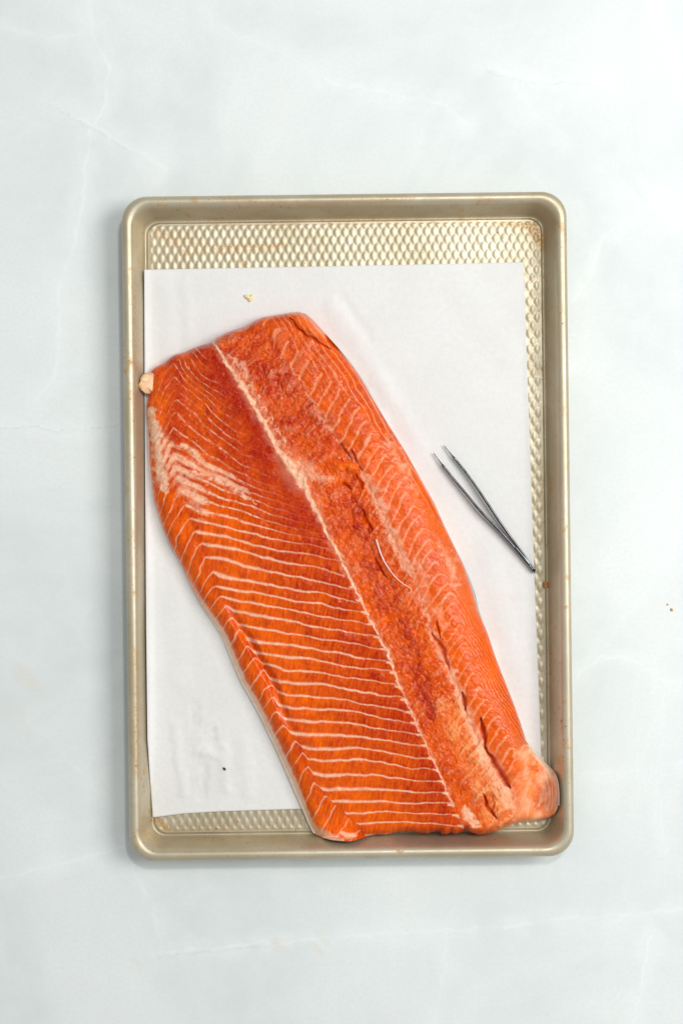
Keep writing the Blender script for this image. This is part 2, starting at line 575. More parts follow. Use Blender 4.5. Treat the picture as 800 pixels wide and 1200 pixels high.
# left edge lifts where the sheet is a touch too wide for the floor
zp += 0.0016 * sstep(9, 0, qx - (169 + (qy - 316) * 0.01)) * sstep(940, 800, qy)
zp += 0.0018 * sstep(45, 0, np.hypot(qx - 169, qy - 316))
grease = np.zeros(qx.shape)
blush = np.zeros(qx.shape)
for k, (a, c, r) in enumerate([(228, 836, 3), (253, 860, 5), (236, 880, 3), (246, 887, 2), (270, 905, 3), (230, 858, 12), (236, 905, 16)]):
    grease = np.maximum(grease, brush(qx, qy, [(a, c - r, r * .6), (a + 1, c + r, r * .6)], 0.9, 3, 240 + k, 5) * (1 if r < 10 else .35))
for k, p in enumerate([[(388, 380), (410, 410), (435, 450)], [(400, 372), (425, 405)], [(450, 455), (478, 510)], [(520, 600), (545, 650)], [(585, 700), (605, 705)], [(560, 690), (582, 745)]]):
    blush = np.maximum(blush, brush(qx, qy, [(a, c, 7) for a, c in p], 0.95, 5, 260 + k, 9) * .55)
V0 = np.stack([wx(qx, zp), wy(qy, zp), zp], 1)
V1 = V0 - np.array([0, 0, 0.00012])
F0 = grid_faces(nv, nu)[:, ::-1]
N = len(V0)
idx = np.arange(N).reshape(nv, nu)
loop = np.concatenate([idx[0, :], idx[1:, -1], idx[-1, -2::-1], idx[-2:0:-1, 0]])
nxt = np.roll(loop, -1)
Fs = np.stack([loop, nxt, nxt + N, loop + N], 1)
V = np.concatenate([V0, V1])
F = np.concatenate([F0, F0[:, ::-1] + N, Fs])
tag(link('parchment_sheet', raw_mesh('parchment_sheet', V, F, M_PAPER, attrs={'grease': np.tile(grease, 2), 'blush': np.tile(blush, 2)})),
    'white parchment paper sheet lining the baking tray beneath the salmon', 'parchment paper')

# ------------------------------------------------------------------ salmon fillet
LEFT = [(175, 440), (174, 452), (174, 464), (172, 476), (172, 488), (174, 500), (175, 520), (176, 540), (178, 560), (181, 584), (186, 602), (192, 620),
        (199, 637), (208, 652), (216, 668), (224, 686), (232, 701), (241, 715), (253, 731), (262, 745), (269, 761), (277, 781), (286, 801), (296, 818),
        (306, 836), (316, 857), (326, 877), (335, 897), (344, 917), (351, 934), (358, 951), (364, 967), (370, 978)]
TOP = [(175, 440), (178, 434), (184, 429), (192, 426), (198, 420), (206, 415), (216, 413), (226, 408), (237, 404), (247, 401.5), (254, 396), (264, 390), (276, 386),
       (288, 382.5), (296, 377), (306, 372), (318, 369.5), (330, 368), (340, 366), (349, 365), (358, 367.5), (366, 374), (374, 383), (381, 391), (385, 398)]
RIGHT = [(385, 398), (389, 402), (400, 413), (410, 425), (420, 439), (429, 454), (437, 468), (445, 481), (454, 496), (464, 512), (476, 531), (490, 556), (500, 574),
         (509, 590), (520, 615), (532, 640), (542, 660), (550, 682), (560, 716), (571, 742), (580, 769), (588, 790), (596, 810), (603, 828), (610, 848),
         (616, 868), (626, 882), (638, 895), (648, 904), (652, 914), (653.5, 932), (653, 946)]
BOTTOM = [(370, 978), (378, 982), (388, 984.5), (398, 985.5), (408, 986.3), (416, 985), (428, 981), (440, 978), (452, 978), (464, 975.5), (480, 974.5), (490, 976),
          (500, 977), (508, 975), (514, 974), (517, 977.5), (523, 978), (528, 975.8), (534, 977.5), (541, 975), (544, 972.5), (552, 976), (560, 978.3), (572, 977), (586, 972.5),
          (594, 968.5), (602, 965.5), (616, 962.5), (630, 961), (642, 959), (649, 955), (653, 946)]
nu, nv = 520, 800
u, v = np.meshgrid(np.linspace(0, 1, nu), np.linspace(0, 1, nv))
X, Y = coons(LEFT, RIGHT, TOP, BOTTOM, u, v)
X, Y = X.ravel(), Y.ravel()

MID = [(244, 392), (250, 402), (262, 420), (274, 438), (286, 456), (298, 474), (311, 499), (322, 519), (332, 534), (342, 548), (352, 562), (360, 577), (368, 594),
       (376, 610), (383, 626), (394, 646), (406, 670), (418, 694), (430, 718), (443, 745), (456, 770), (463, 789), (468, 804), (478, 826), (488, 848), (498, 872),
       (508, 891), (518, 916), (524, 930), (530, 943), (540, 965), (550, 985)]
KINK = [(192, 390), (203, 425), (204, 440), (206, 456), (208, 470), (206, 486), (204, 510), (206, 532), (209, 560), (213, 575), (218, 594), (224, 606), (230, 622), (238, 637),
        (244, 653), (248, 670), (252, 684), (259, 699), (266, 713), (272, 727), (280, 740), (290, 756), (299, 772), (308, 788), (316, 803), (321, 818),
        (327, 834), (334, 850), (346, 868), (354, 882), (362, 900), (370, 918), (382, 934), (394, 946), (410, 958), (430, 980), (450, 1000)]
D1 = [(296, 366), (310, 384), (326, 408), (342, 432), (354, 450), (366, 470), (379, 489), (392, 510), (408, 529), (420, 547), (431, 566), (442, 588), (451, 606), (462, 634),
      (472, 652), (481, 669), (490, 690), (498, 714), (505, 740), (520, 772), (530, 792), (538, 808), (546, 834), (555, 856), (566, 876), (580, 898), (594, 920), (604, 944), (608, 966)]
D2 = [(300, 350), (326, 384), (341, 396), (357, 414), (382, 434), (415, 475), (443, 517), (462, 554), (482, 591), (500, 630), (511, 658), (522, 682), (538, 735), (554, 789), (570, 820), (590, 860), (612, 910), (640, 970)]
ky = [622, 637, 653, 670, 684, 699, 713, 727, 740, 756, 772, 788, 803, 818, 834, 850, 868, 882, 900, 918, 934, 946, 958]
my = [660, 673, 688, 704, 718, 732, 747, 761, 777, 789, 805, 820, 835, 847, 861, 874, 889, 902, 916, 930, 943, 956, 968]
up_k = [606, 590, 575, 560, 546, 532, 518, 502, 486, 470, 456, 440, 425]
up_m = [648, 637, 627, 617, 608, 599, 590, 580, 568, 553, 538, 522, 506]
for i in range(8):
    up_k.append(up_k[-1] - 14.5); up_m.append(up_m[-1] - 15)
kt = np.array(up_k[::-1] + ky + [972, 987, 1002], float)
mt = np.array(up_m[::-1] + my + [981, 995, 1010], float)
ki = np.arange(len(kt), dtype=float)
xof = lambda C, y: np.interp(y, [p[1] for p in C], [p[0] for p in C])

# septum index of every point, belly side
wobx = X + 9 * (fbm(X / 26, Y / 26, 3, 3) - .5)
woby = Y + 5.0 * (fbm(X / 20, Y / 20, 4, 3) - .5) + 7 * (fbm(X / 70, Y / 40, 6, 2) - .5)
k = np.interp(woby, (kt + mt) / 2, ki)
for it in range(28):
    Ky, My = np.interp(k, ki, kt), np.interp(k, ki, mt)
    Kx, Mx = xof(KINK, Ky), xof(MID, My)
    vb = (Mx - wobx) / np.maximum(Mx - Kx, 8)
    inner = My + (Ky - My) * np.clip(vb, 0, 1)
    # sags a little between its ends, more so near the tail cut
    inner += np.interp(Ky, [420, 540, 640, 960], [18, 9, 0.5, 2]) * np.sin(np.pi * np.clip(vb, 0, 1))
    inner += 6 * sstep(0, .05, 1 - vb) * sstep(.5, .1, 1 - vb) * sstep(680, 740, Ky)
    tl = np.maximum(Kx - wobx, 0)
    outer = np.sqrt((1.55 * tl) ** 2 + 30) - 5.5 + .022 * tl * tl
    tr = np.maximum(wobx - Mx, 0)
    yl = inner + outer - 0.75 * tr
    k = np.clip(k + 0.6 * (woby - yl) / 15.0, 0, ki[-1])
KB, VB = k, vb
# septum index, back side
k2 = Y - 20
w2x = X + 8 * (fbm(X / 24, Y / 24, 23, 3) - .5)
w2y = Y + 9 * np.where(X < xof(D2, Y) + 6, 1, .35) * (fbm(X / 20, Y / 20, 24, 3) - .5) + 12 * (fbm(X / 60, Y / 60, 25, 2) - .5)
for it in range(30):
    cx = xof(D2, k2)
    t = w2x - cx
    yl = k2 + np.where(t < 0, np.sqrt((1.9 * t) ** 2 + 30) - 5.5, np.sqrt((1.62 * t) ** 2 + 60) - 7.7)
    k2 = k2 + 0.45 * (w2y - yl)
KD = k2 / 12.4
kdx = X - xof(D2, k2)

midx, d1x, d2x = xof(MID, Y), xof(D1, Y), xof(D2, Y)
right_x = np.interp(Y, [p[1] for p in RIGHT], [p[0] for p in RIGHT])
belly = sstep(2, -2, X - midx)
centre = sstep(-2, 2, X - midx) * sstep(2, -2, X - d1x)
back = sstep(-2, 2, X - d1x)
outline = LEFT + BOTTOM[1:] + RIGHT[::-1][1:] + TOP[::-1][1:]
dl, _ = poly_dist(X, Y, LEFT)
dr, _ = poly_dist(X, Y, RIGHT)
dt, _ = poly_dist(X, Y, TOP)
db, _ = poly_dist(X, Y, BOTTOM)

n_s = fbm(X / 4, Y / 4, 41, 3)
n_f = fbm(X / 3 + Y / 9, Y / 3, 44, 3)
n_m = fbm(X / 13, Y / 13, 42, 4)
n_l = fbm(X / 55, Y / 55, 43, 3)

# --- belly septa
fr = KB - np.round(KB)
dpx = np.abs(fr) * 14.6
rowr = _hash(np.round(KB), np.round(KB) * 0, 5)
vc = np.clip(VB, 0, 1.6)
lower = sstep(500, 575, Y + (X - 210) * -0.42)                       # below this the white bands are strong
hw = np.where(vc < 1, np.interp(vc, [0, 0.12, 0.4, 0.8, 0.97, 1.0], [1.0, 0.9, 1.35, 2.2, 2.4, 1.3]), 0.85)
hw = hw * np.interp(Y, [540, 620, 780, 860, 960], [1.1, 1.15, 1.05, 1.0, 0.85]) * (0.75 + 0.5 * rowr) * (0.6 + 0.8 * n_m)
hw_up = 0.55 + 0.4 * n_m
hw *= .53
hwx = hw * lower + hw_up * (1 - lower)
line = 1 - sstep(hwx * 0.7, hwx * 1.35 + 0.35, dpx)
fade = np.where(vc < 1, 0.55 + 0.45 * sstep(0.0, 0.3, vc), 0.72)
halo = (1 - sstep(hwx * .6, hwx * 2.2 + 1.2, np.abs(dpx + .6))) * .30
fibf = fbm((X + 0.2 * Y) / 1.5, Y / 5.0, 83, 2)
line_b = np.maximum(line * (.62 + .55 * fibf), halo * lower) * fade * (lower + (1 - lower) * (0.22 + 0.55 * sstep(.42, .65, n_m)) * sstep(0.12, 0.6, vc))
# bands fade before they meet the centre line in the upper half
line_b *= 1 - (1 - sstep(610, 690, Y)) * sstep(0.55, 0.18, vc) * 0.85
line_b *= sstep(-0.02, 0.03, VB) * (0.75 + 0.4 * n_s)
# --- back septa
fr2 = KD - np.round(KD)
dp2 = np.abs(fr2) * np.where(kdx < 0, 6.8, 6.4)
hw2 = (0.25 + 0.55 * n_m)
line_d = (1 - sstep(hw2 * 0.6, hw2 * 1.4 + 0.3, dp2)) * np.maximum(back, .6 * sstep(-42, -10, X - d1x) * sstep(545, 580, Y) * sstep(790, 740, Y))
line_d *= np.interp(Y, [370, 480, 700, 730, 780, 800, 900], [.55, .75, .8, .5, .5, .8, .7]) * (0.55 + 0.6 * n_s)
# --- streaks in the centre strip
ang = math.radians(48)
sa, sb = X * math.cos(ang) - Y * math.sin(ang), X * math.sin(ang) + Y * math.cos(ang)
strk = fbm(sa / 17 + 1.2 * n_m, sb / 4.2 + 2.0 * n_m, 61, 4)
fine_streak = sstep(0.56, 0.72, strk)
ragged = brush(X, Y, [(404, 548, 7), (410, 575, 10), (418, 610, 13), (431, 642, 14), (446, 680, 15), (460, 712, 15), (473, 746, 14), (485, 780, 12), (496, 812, 8), (508, 840, 4)], .5, 9, 501, 12)
rag2 = brush(X, Y, [(500, 830, 8), (520, 870, 12), (534, 905, 10)], .8, 9, 502, 12)
fibrous = centre * sstep(800, 850, Y) * sstep(22, 40, X - midx)

fat = np.zeros(X.shape)
def add(pts, amt, soft=.5, jit=2.0, seed=0, scale=6.0, to=None):
    global fat
    b = brush(X, Y, pts, soft, jit, seed, scale) * amt
    fat = np.maximum(fat, b)
    return b

fat = np.maximum(fat, line_b * 0.95)
# centre seam, widest around its torn middle
mid_w = {392: .7, 420: 1.6, 438: 2.2, 474: 2.6, 519: 2.4, 534: 4.0, 548: 6.0, 562: 5.5, 577: 2.8, 610: 1.7, 646: 1.3, 670: 1.1, 745: .9, 770: 1.1, 804: .5, 872: .4, 943: .4}
mpts = [(a, b, float(np.interp(b, list(mid_w), list(mid_w.values())))) for a, b in MID[:-2]]
add(mpts, 0.9, .45, 3.0, 300, 7)
add([(a + 2, b + 2, c * 2.6) for a, b, c in mpts], 0.22, .9, 5, 301, 8)
for q in my[2:]:                                                       # nodes where bands reach the seam
    mxq = float(xof(MID, q))
    add([(mxq - 6, q - .5, .7), (mxq, q, 1.5), (mxq + 1.5, q + 2, .7)], .8, .5, 1.2, int(q), 4)
for q in np.arange(430, 560, 13):                                      # fringe on the right of the seam's upper part
    mxq = float(xof(MID, q))
    add([(mxq + 2, q, 1.2), (mxq + 9, q - 9 + (q % 5), .8), (mxq + 11, q + 1, .6)], .6, .6, 4, int(q) + 9, 6)
add([(270, 418, 1.5), (284, 428, 2.4), (296, 455, 1.6), (297, 470, .8)], .5, .8, 5, 310, 5)
add([(348, 545, 5), (366, 556, 6), (386, 562, 3)], .45, .9, 7, 311, 8)
# second seam
add([(a, b, np.interp(b, [430, 480, 540, 580, 660, 720, 780, 850, 940], [.6, 1.4, 1.4, 3.2, 3.0, 1.6, 2.5, 3.5, 5])) for a, b in D1[3:]], .42, .9, 6, 320, 6)
add([(428, 556, 4), (440, 582, 5), (452, 606, 4), (466, 640, 4), (478, 664, 5)], .5, .8, 6, 321, 7)
# fatty skin patch on the belly margin
cream = brush(X, Y, [(176, 482, 3.5), (181, 500, 5), (184, 520, 6), (187, 545, 6), (191, 562, 5), (193, 572, 3)], .9, 7, 330, 5) * .75 * (.5 + .8 * n_f)
add([(183, 506, 3), (194, 528, 5), (204, 546, 7), (213, 560, 7), (222, 574, 7), (230, 588, 6), (234, 596, 4)], .35, .6, 7, 331, 6)
add([(214, 521, 2), (226, 528, 3.2), (240, 540, 1)], .8, .6, 2, 332, 5)
add([(206, 532, 2), (230, 541, 2.6), (248, 553, 5), (262, 557, 5), (268, 561, 2)], .3, .7, 4, 333, 6)
add([(218, 552, 2), (250, 560, 3), (282, 577, 2), (300, 590, 1)], .7, .6, 3, 334, 6)
for (a, b) in [(185, 512), (189, 527), (196, 539), (198, 551), (199, 566)]:
    fat *= 1 - brush(X, Y, [(a, b, 3.2), (a + 5, b + 3, 2)], .5, 2.5, int(b), 4) * .85
fat = np.where((Y < 610) & (VB > .3), fat * (.35 + 1.0 * sstep(.25, .7, n_f)), fat)
pm = brush(X, Y, [(184, 505, 6), (200, 535, 11), (214, 556, 13), (228, 578, 12), (238, 596, 8)], .7, 7, 336, 8)
pm = np.maximum(pm, brush(X, Y, [(208, 530, 5), (236, 545, 9), (266, 560, 7), (290, 578, 4)], .8, 6, 337, 8))
fat = np.maximum(fat, pm * (1 - sstep(1.6 + 2.6 * n_m, 4.0 + 3 * n_m, dpx)) * (.45 + .6 * n_f))
# pale marks along the back
add([(452, 508, 2), (464, 530, 4), (472, 548, 5), (480, 564, 3), (490, 580, 1)], .40, .95, 9, 340, 5)
add([(516, 640, 3), (524, 654, 5), (530, 672, 5), (533, 688, 2)], .42, .95, 9, 341, 5)
add([(488, 660, 5), (496, 676, 6), (490, 700, 4)], .3, .95, 9, 342, 5)
add([(500, 700, 3), (510, 720, 5), (514, 712, 5), (520, 735, 3)], .3, .9, 7, 343, 6)
add([(505, 740, 2), (520, 775, 3), (534, 800, 4), (545, 836, 5), (560, 868, 4), (575, 900, 6), (596, 935, 6)], .5, .8, 7, 344, 7)
add([(530, 786, 2), (541, 822, 3.5), (552, 852, 5), (566, 884, 6), (582, 910, 7), (598, 940, 7)], .6, .85, 7, 347, 6)
add([(545, 946, 3), (549, 956, 5), (556, 964, 4), (562, 966, 2)], .8, .6, 4, 345, 5)
add([(400, 976, 2), (408, 980, 3.5), (416, 978, 2)], .9, .4, 1, 346, 5)
fat *= np.where(back > .5, .45 + .75 * sstep(.3, .7, fbm(X / 5, Y / 5, 84, 3)), 1)
fat = np.maximum(fat, line_d * .30)
fat = np.maximum(fat, fine_streak * centre * .16 * (1 - ragged) * sstep(0.4, .6, n_m))
painted_glint = sstep(.70, .80, fbm(X / 3.2, Y / 3.2, 62, 2)) * .14  # pale specks standing in for wet glints, put into the colour
fat = np.clip(np.maximum(fat, painted_glint * sstep(560, 480, Y) * (0.4 + centre)), 0, 1)

# --- how red, how pale
red = np.interp(np.clip(VB, -.2, 1.5), [0, .15, .45, .8, 1.0, 1.15, 1.5], [.72, .68, .50, .30, .48, .14, .08]) * belly
red = red * np.interp(Y, [400, 560, 640, 740, 860, 980], [1.05, 1.12, 1.0, .9, .95, .95]) + belly * sstep(640, 500, Y) * .26 + sstep(600, 470, Y) * (fbm(sb / 3.0 + 4 * n_m, sa / 14, 95, 3) - .5) * .55
red += (1 - belly) * (.34 + .25 * centre) + centre * .12 * sstep(560, 460, Y)
red += back * (np.interp(Y, [380, 480, 700, 900], [.06, -.04, -.16, -.08]))
d1, d2_, cid = worley(X / 8.5 + .8 * n_m, Y / 8.5 + .35 * n_s, 77)
red += ragged * (.12 + .42 * (cid - .45)) + rag2 * .2 - centre * (1 - ragged) * .16 * sstep(520, 560, Y)
red += back * .17
red += (n_m - .5) * .62 + (n_l - .5) * .35
# fibres across each belly band
fib = fbm((X + 0.2 * Y) / 1.7, Y / 9.0, 81, 3)
red += belly * lower * (fib - .5) * .85
red += belly * lower * .22 * np.where(fr > 0, sstep(.28, .5, fr) * .2, sstep(.4, .1, -fr) * .7) * sstep(.9, .4, vc)
red = np.clip(red, 0, 1)
pale = np.clip(line_d * .50 + fibrous * (.34 + .42 * sstep(.36, .66, strk)) + centre * (.10 * sstep(.45, .6, strk)) + back * sstep(.5, .8, n_m) * .15, 0, 1)
collar_m = np.maximum(brush(X, Y, [(612, 884, 7), (622, 900, 15), (630, 915, 20), (636, 938, 20), (622, 948, 18)], .8, 8, 350, 9), 0)
fat *= 1 - .7 * collar_m
n_c = fbm(X / 3.5 + Y / 12, Y / 6, 87, 4)
red += collar_m * (n_c - .5) * 1.4
fat = np.maximum(fat, collar_m * .5 * sstep(.56, .68, n_c))
pale = np.maximum(pale, collar_m * (.75 + .7 * (n_m - .4)))
fat = np.maximum(fat, collar_m * .55 * sstep(.35, .7, fbm(X / 9 + Y / 30, Y / 16, 85, 4)))
pale *= 1 - .75 * brush(X, Y, [(622, 899, 3), (630, 902, 4), (634, 908, 2)], .6, 2, 351, 5)
cream = np.maximum(cream, brush(X, Y, [(619, 874, 2), (632, 890, 3), (646, 904, 4), (651, 918, 4), (652, 934, 4), (650, 950, 3)], .8, 3, 352, 6) * .8)
cream = np.maximum(cream, sstep(5.5, 1.5, dl + 2 * (n_s - .5)) * sstep(650, 740, Y) * .8)
ringl = np.maximum(brush(X, Y, [(621, 880, .8), (634, 895, .9), (643, 906, .9), (647, 920, .9), (648, 935, .9), (646, 948, .8)], .5, 1, 361, 6), brush(X, Y, [(640, 910, .7), (643, 922, .8), (644, 936, .8), (641, 950, .7)], .5, 1, 362, 6))
cream = np.maximum(cream, ringl * .6)
pale *= 1 - .55 * brush(X, Y, [(628, 918, 5), (634, 930, 6), (630, 944, 6)], .9, 5, 363, 6)
red += .45 * brush(X, Y, [(628, 918, 5), (634, 930, 6), (628, 946, 8), (612, 950, 7)], .9, 5, 364, 6)
cream = np.maximum(cream, brush(X, Y, [(358, 954, 2), (366, 970, 5), (376, 979, 6), (392, 983, 4), (402, 985, 2)], .7, 2, 353, 6) * .65)
cream = np.maximum(cream, brush(X, Y, [(260, 746, 1), (290, 812, 1.5), (330, 890, 2), (352, 940, 3)], .7, 1, 354, 6) * .4)
cream = np.maximum(cream, brush(X, Y, [(335, 362, 1), (349, 366, 1), (376, 390, 2)], .7, 1, 354, 6) * .1)
# slits: the shade of their depth is also put into the colour as red
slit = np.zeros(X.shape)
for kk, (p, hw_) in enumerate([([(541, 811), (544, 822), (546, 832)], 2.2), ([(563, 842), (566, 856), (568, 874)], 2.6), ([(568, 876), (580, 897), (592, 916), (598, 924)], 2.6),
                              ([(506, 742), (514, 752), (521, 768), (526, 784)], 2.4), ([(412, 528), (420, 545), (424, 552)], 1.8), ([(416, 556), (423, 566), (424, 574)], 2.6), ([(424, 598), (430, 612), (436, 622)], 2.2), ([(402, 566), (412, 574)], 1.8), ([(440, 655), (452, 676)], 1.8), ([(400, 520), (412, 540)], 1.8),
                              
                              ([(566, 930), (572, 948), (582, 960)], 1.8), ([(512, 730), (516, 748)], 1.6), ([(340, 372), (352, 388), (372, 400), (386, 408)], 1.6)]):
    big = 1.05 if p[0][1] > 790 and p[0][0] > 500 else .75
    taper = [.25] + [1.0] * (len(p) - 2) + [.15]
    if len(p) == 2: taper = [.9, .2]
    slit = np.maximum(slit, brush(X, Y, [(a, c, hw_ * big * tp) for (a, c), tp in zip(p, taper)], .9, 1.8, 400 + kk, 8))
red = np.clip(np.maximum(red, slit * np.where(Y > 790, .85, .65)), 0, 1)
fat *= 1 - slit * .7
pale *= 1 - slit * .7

# --- shape
T = np.interp(np.clip(VB, -1, 1.6), [0, .5, 1.0, 1.4], [.0240, .0194, .0145, .0100]) * belly + (1 - belly) * .0240
T *= np.interp(Y, [370, 480, 700, 900, 980], [.80, .95, 1.0, .95, .80])
rl = np.interp(Y, [430, 560, 700, 960], [14, 18, 22, 20])
rr = np.interp(Y, [390, 500, 800, 870, 900], [26, 40, 46, 24, 18])
rd = lambda d, r, p: (1 - (1 - np.minimum(d / r, 1)) ** 2) ** p
lowl = sstep(600, 760, Y)
prof_e = (rd(dl, rl, .5) * (1 - lowl) + rd(dl, rl * .75, .75) * lowl) * rd(dr, rr, .55) * rd(dt, 11, .5) * rd(db, 9, .5)
e0 = .30 - .14 * lowl * sstep(30, 0, dl)
h = T * (e0 + (1 - e0) * prof_e)
h *= 1 - .68 * sstep(598, 640, X) * sstep(860, 900, Y)                   # thin collar flap
pillow = np.sqrt(np.clip(1 - (2 * np.abs(np.abs(fr) - .5)) ** 2, 0, 1))
h += belly * (.00030 * pillow * (lower * .9 + .1)) * np.minimum(dl / 8, 1)
pillow2 = np.sqrt(np.clip(1 - (2 * np.abs(np.abs(fr2) - .5)) ** 2, 0, 1))
h += back * .00035 * pillow2 * np.minimum(dr / 10, 1)
h += .0016 * (n_m - .5) * np.minimum(np.minimum(dl, dr) / 10, 1) + .0010 * (n_s - .5) * (centre + .35)
h += .0005 * (fbm(X / 2.4, Y / 2.4, 91, 2) - .5) * (centre * 1.2 + .4 * sstep(600, 480, Y) + .15)
h += centre * (1 - ragged) * .0020 * (strk - .5) + sstep(620, 480, Y) * .0008 * (fbm(X / 5 + 3 * n_m, Y / 3.2 + 3 * n_s, 93, 3) - .5)
h += ragged * (.0014 * (np.sqrt(np.clip(1 - (d1 / .9) ** 2, 0, 1)) - .6) + .0014 * (cid - .5) - .0012)
h += fibrous * .0022 * (strk - .5)
h -= slit * np.where(Y > 790, .0045, .0030)
h += collar_m * .0022 * (fbm(X / 7 + Y / 40, Y / 14, 96, 4) - .5)
gro, _ = poly_dist(X, Y, D1[3:])
h -= .0007 * sstep(9, 0, gro) * sstep(420, 470, Y)
h += .0007 * brush(X, Y, [(426, 545, 9), (446, 590, 8), (470, 640, 8), (490, 690, 6)], .9, 3, 420, 8)
gm, _ = poly_dist(X, Y, MID)
h -= .0002 * sstep(6, 0, gm)
gk, _ = poly_dist(X, Y, [(a + 5, b) for a, b in KINK[14:32]])
h -= .0034 * sstep(8, 0, np.abs(gk)) * sstep(690, 745, Y) * sstep(880, 800, Y) * (.55 + .9 * n_m)
h += .0022 * brush(X, Y, [(400, 546, 4), (410, 548, 5), (417, 545, 3)], .7, 1.5, 430, 5)   # orange curl of flesh
red *= 1 - .8 * brush(X, Y, [(398, 546, 4), (410, 549, 5), (417, 545, 3)], .6, 1.5, 430, 5)
h += .0018 * brush(X, Y, [(350, 372, 6), (364, 382, 7), (378, 394, 4)], .8, 1, 431, 8)
red *= 1 - .5 * brush(X, Y, [(345, 370, 5), (364, 381, 8), (380, 394, 4)], .6, 1, 431, 8)
zb0 = np.maximum(.0042, tray_h(wx(X, .008), wy(Y, .008)) + .0010)
Zt = zb0 + np.maximum(h, .002)
Vt = np.stack([wx(X, Zt), wy(Y, Zt), Zt], 1)
# underside follows the same outline, slightly tucked in
Zu = zb0 + .0003
tuck = .985
cxm, cym = 410, 680
sh = 1 - .006 * 1
Xb, Yb = cxm + (X - cxm) * sh, cym + (Y - cym) * sh
Vu = np.stack([wx(Xb, Zu), wy(Yb, Zu), Zu], 1)
N = len(X)
idx = np.arange(N).reshape(nv, nu)
loop = np.concatenate([idx[0, :], idx[1:, -1], idx[-1, -2::-1], idx[-2:0:-1, 0]])
nxt = np.roll(loop, -1)
ncut = len(loop)
# side wall: one ring in the middle, then the underside edge
Zm = zb0[loop] * .45 + Zt[loop] * .55
Vm = np.stack([wx(X[loop], Zm), wy(Y[loop], Zm), Zm], 1)
Vbn = Vu[loop]
V = np.concatenate([Vt, Vm, Vbn])
mi = N + np.arange(ncut)
bi = N + ncut + np.arange(ncut)
mn, bn = np.roll(mi, -1), np.roll(bi, -1)
Ft = grid_faces(nv, nu)[:, ::-1]
Fw = np.concatenate([np.stack([loop, nxt, mn, mi], 1), np.stack([mi, mn, bn, bi], 1)])
att = {'fat': fat, 'red': red, 'pale': pale, 'cream': cream}
att = {q: np.concatenate([a, a[loop], a[loop]]) for q, a in att.items()}
def inside(x, y, poly):
    r = np.zeros(x.shape, bool)
    j = len(poly) - 1
    for i in range(len(poly)):
        (xi, yi), (xj, yj) = poly[i], poly[j]
        r ^= ((yi > y) != (yj > y)) & (x < (xj - xi) * (y - yi) / (yj - yi + 1e-9) + xi)
        j = i
    return r
XX = np.concatenate([X, X[loop], X[loop]]); YY = np.concatenate([Y, Y[loop], Y[loop]])
Fall = np.concatenate([Ft, Fw])
fcx, fcy = XX[Fall].mean(1), YY[Fall].mean(1)
isc = inside(fcx, fcy, [(640, 860), (617, 868), (604, 880), (601, 900), (607, 925), (606, 980), (680, 990), (680, 860)])
salmon = bpy.data.objects.new('salmon_fillet', None)
COL.objects.link(salmon)
salmon.location = (0, 0, 0)
tag(salmon, 'large raw orange salmon fillet with white fat lines lying diagonally on parchment', 'salmon')
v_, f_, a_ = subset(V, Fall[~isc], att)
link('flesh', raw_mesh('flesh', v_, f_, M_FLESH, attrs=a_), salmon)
v_, f_, a_ = subset(V, Fall[isc], att)
tag(link('collar', raw_mesh('collar', v_, f_, M_FLESH, attrs=a_), salmon), 'pale pink collar flap at the wide end of the fillet')

# skin: the thin band that shows under the flesh along both long sides
def skin_band(pts, offs, side, height, silver):
    t = np.linspace(0, 1, 260)
    cx, cy = curve(pts, t)
    cx = np.convolve(np.pad(cx, 3, 'edge'), np.ones(7) / 7, 'valid'); cy = np.convolve(np.pad(cy, 3, 'edge'), np.ones(7) / 7, 'valid')
    tx, ty = np.gradient(cx), np.gradient(cy)
    L = np.hypot(tx, ty) + 1e-9
    nxv, nyv = side * -ty / L, side * tx / L
    o = np.interp(t, *offs)
    sil = np.interp(t, *silver)
    VV, AT = [], []
    sec = [(-4, .0), (.7, .0), (1.0, .25), (1.0, .6), (.75, .9), (.2, 1.0), (-4, 1.0)]
    for a, zf in sec:
        oo = np.where(a < 0, a, a * o)
        qx_, qy_ = cx + nxv * oo, cy + nyv * oo
        z0 = np.maximum(.0041, tray_h(wx(qx_, .006), wy(qy_, .006)) + .0006)
        z = z0 + height * zf
        VV.append(np.stack([wx(qx_, z), wy(qy_, z), z], 1)); AT.append(sil)
    VV = np.concatenate(VV)
    F = grid_faces(len(sec), len(t))
    return VV, (F if side > 0 else F[:, ::-1]), np.concatenate(AT)
wob = np.random.RandomState(2).rand(14)
Va, Fa, Aa = skin_band(LEFT, ([0, .1, .18, .35, .5, .6, .75, .9, 1], [.3, 1.2, 2.6, .6, 1.4, 2.8, 3.0, 3.6, 1.8]), 1, .0022, ([0, .25, .4, 1], [.35, .3, 0, 0]))
Vb_, Fb, Ab = skin_band(RIGHT, ([0, .06, .12, .2, .35, .5, .56, .62, .8, .9, 1], [.2, 1.0, 1.6, -.6, -.6, .4, 2.2, -.4, -.6, 1.4, 1.6]), -1, .0030, ([0, .05, .12, .2, .45, .52, .6, .66, .9, 1], [.6, .6, .5, 0, 0, .9, .9, 0, .3, .7]))
link('skin', raw_mesh('skin', np.concatenate([Va, Vb_]), np.concatenate([Fa, Fb + len(Va)]), M_SKIN, attrs={'silver': np.concatenate([Aa, Ab])}), salmon)

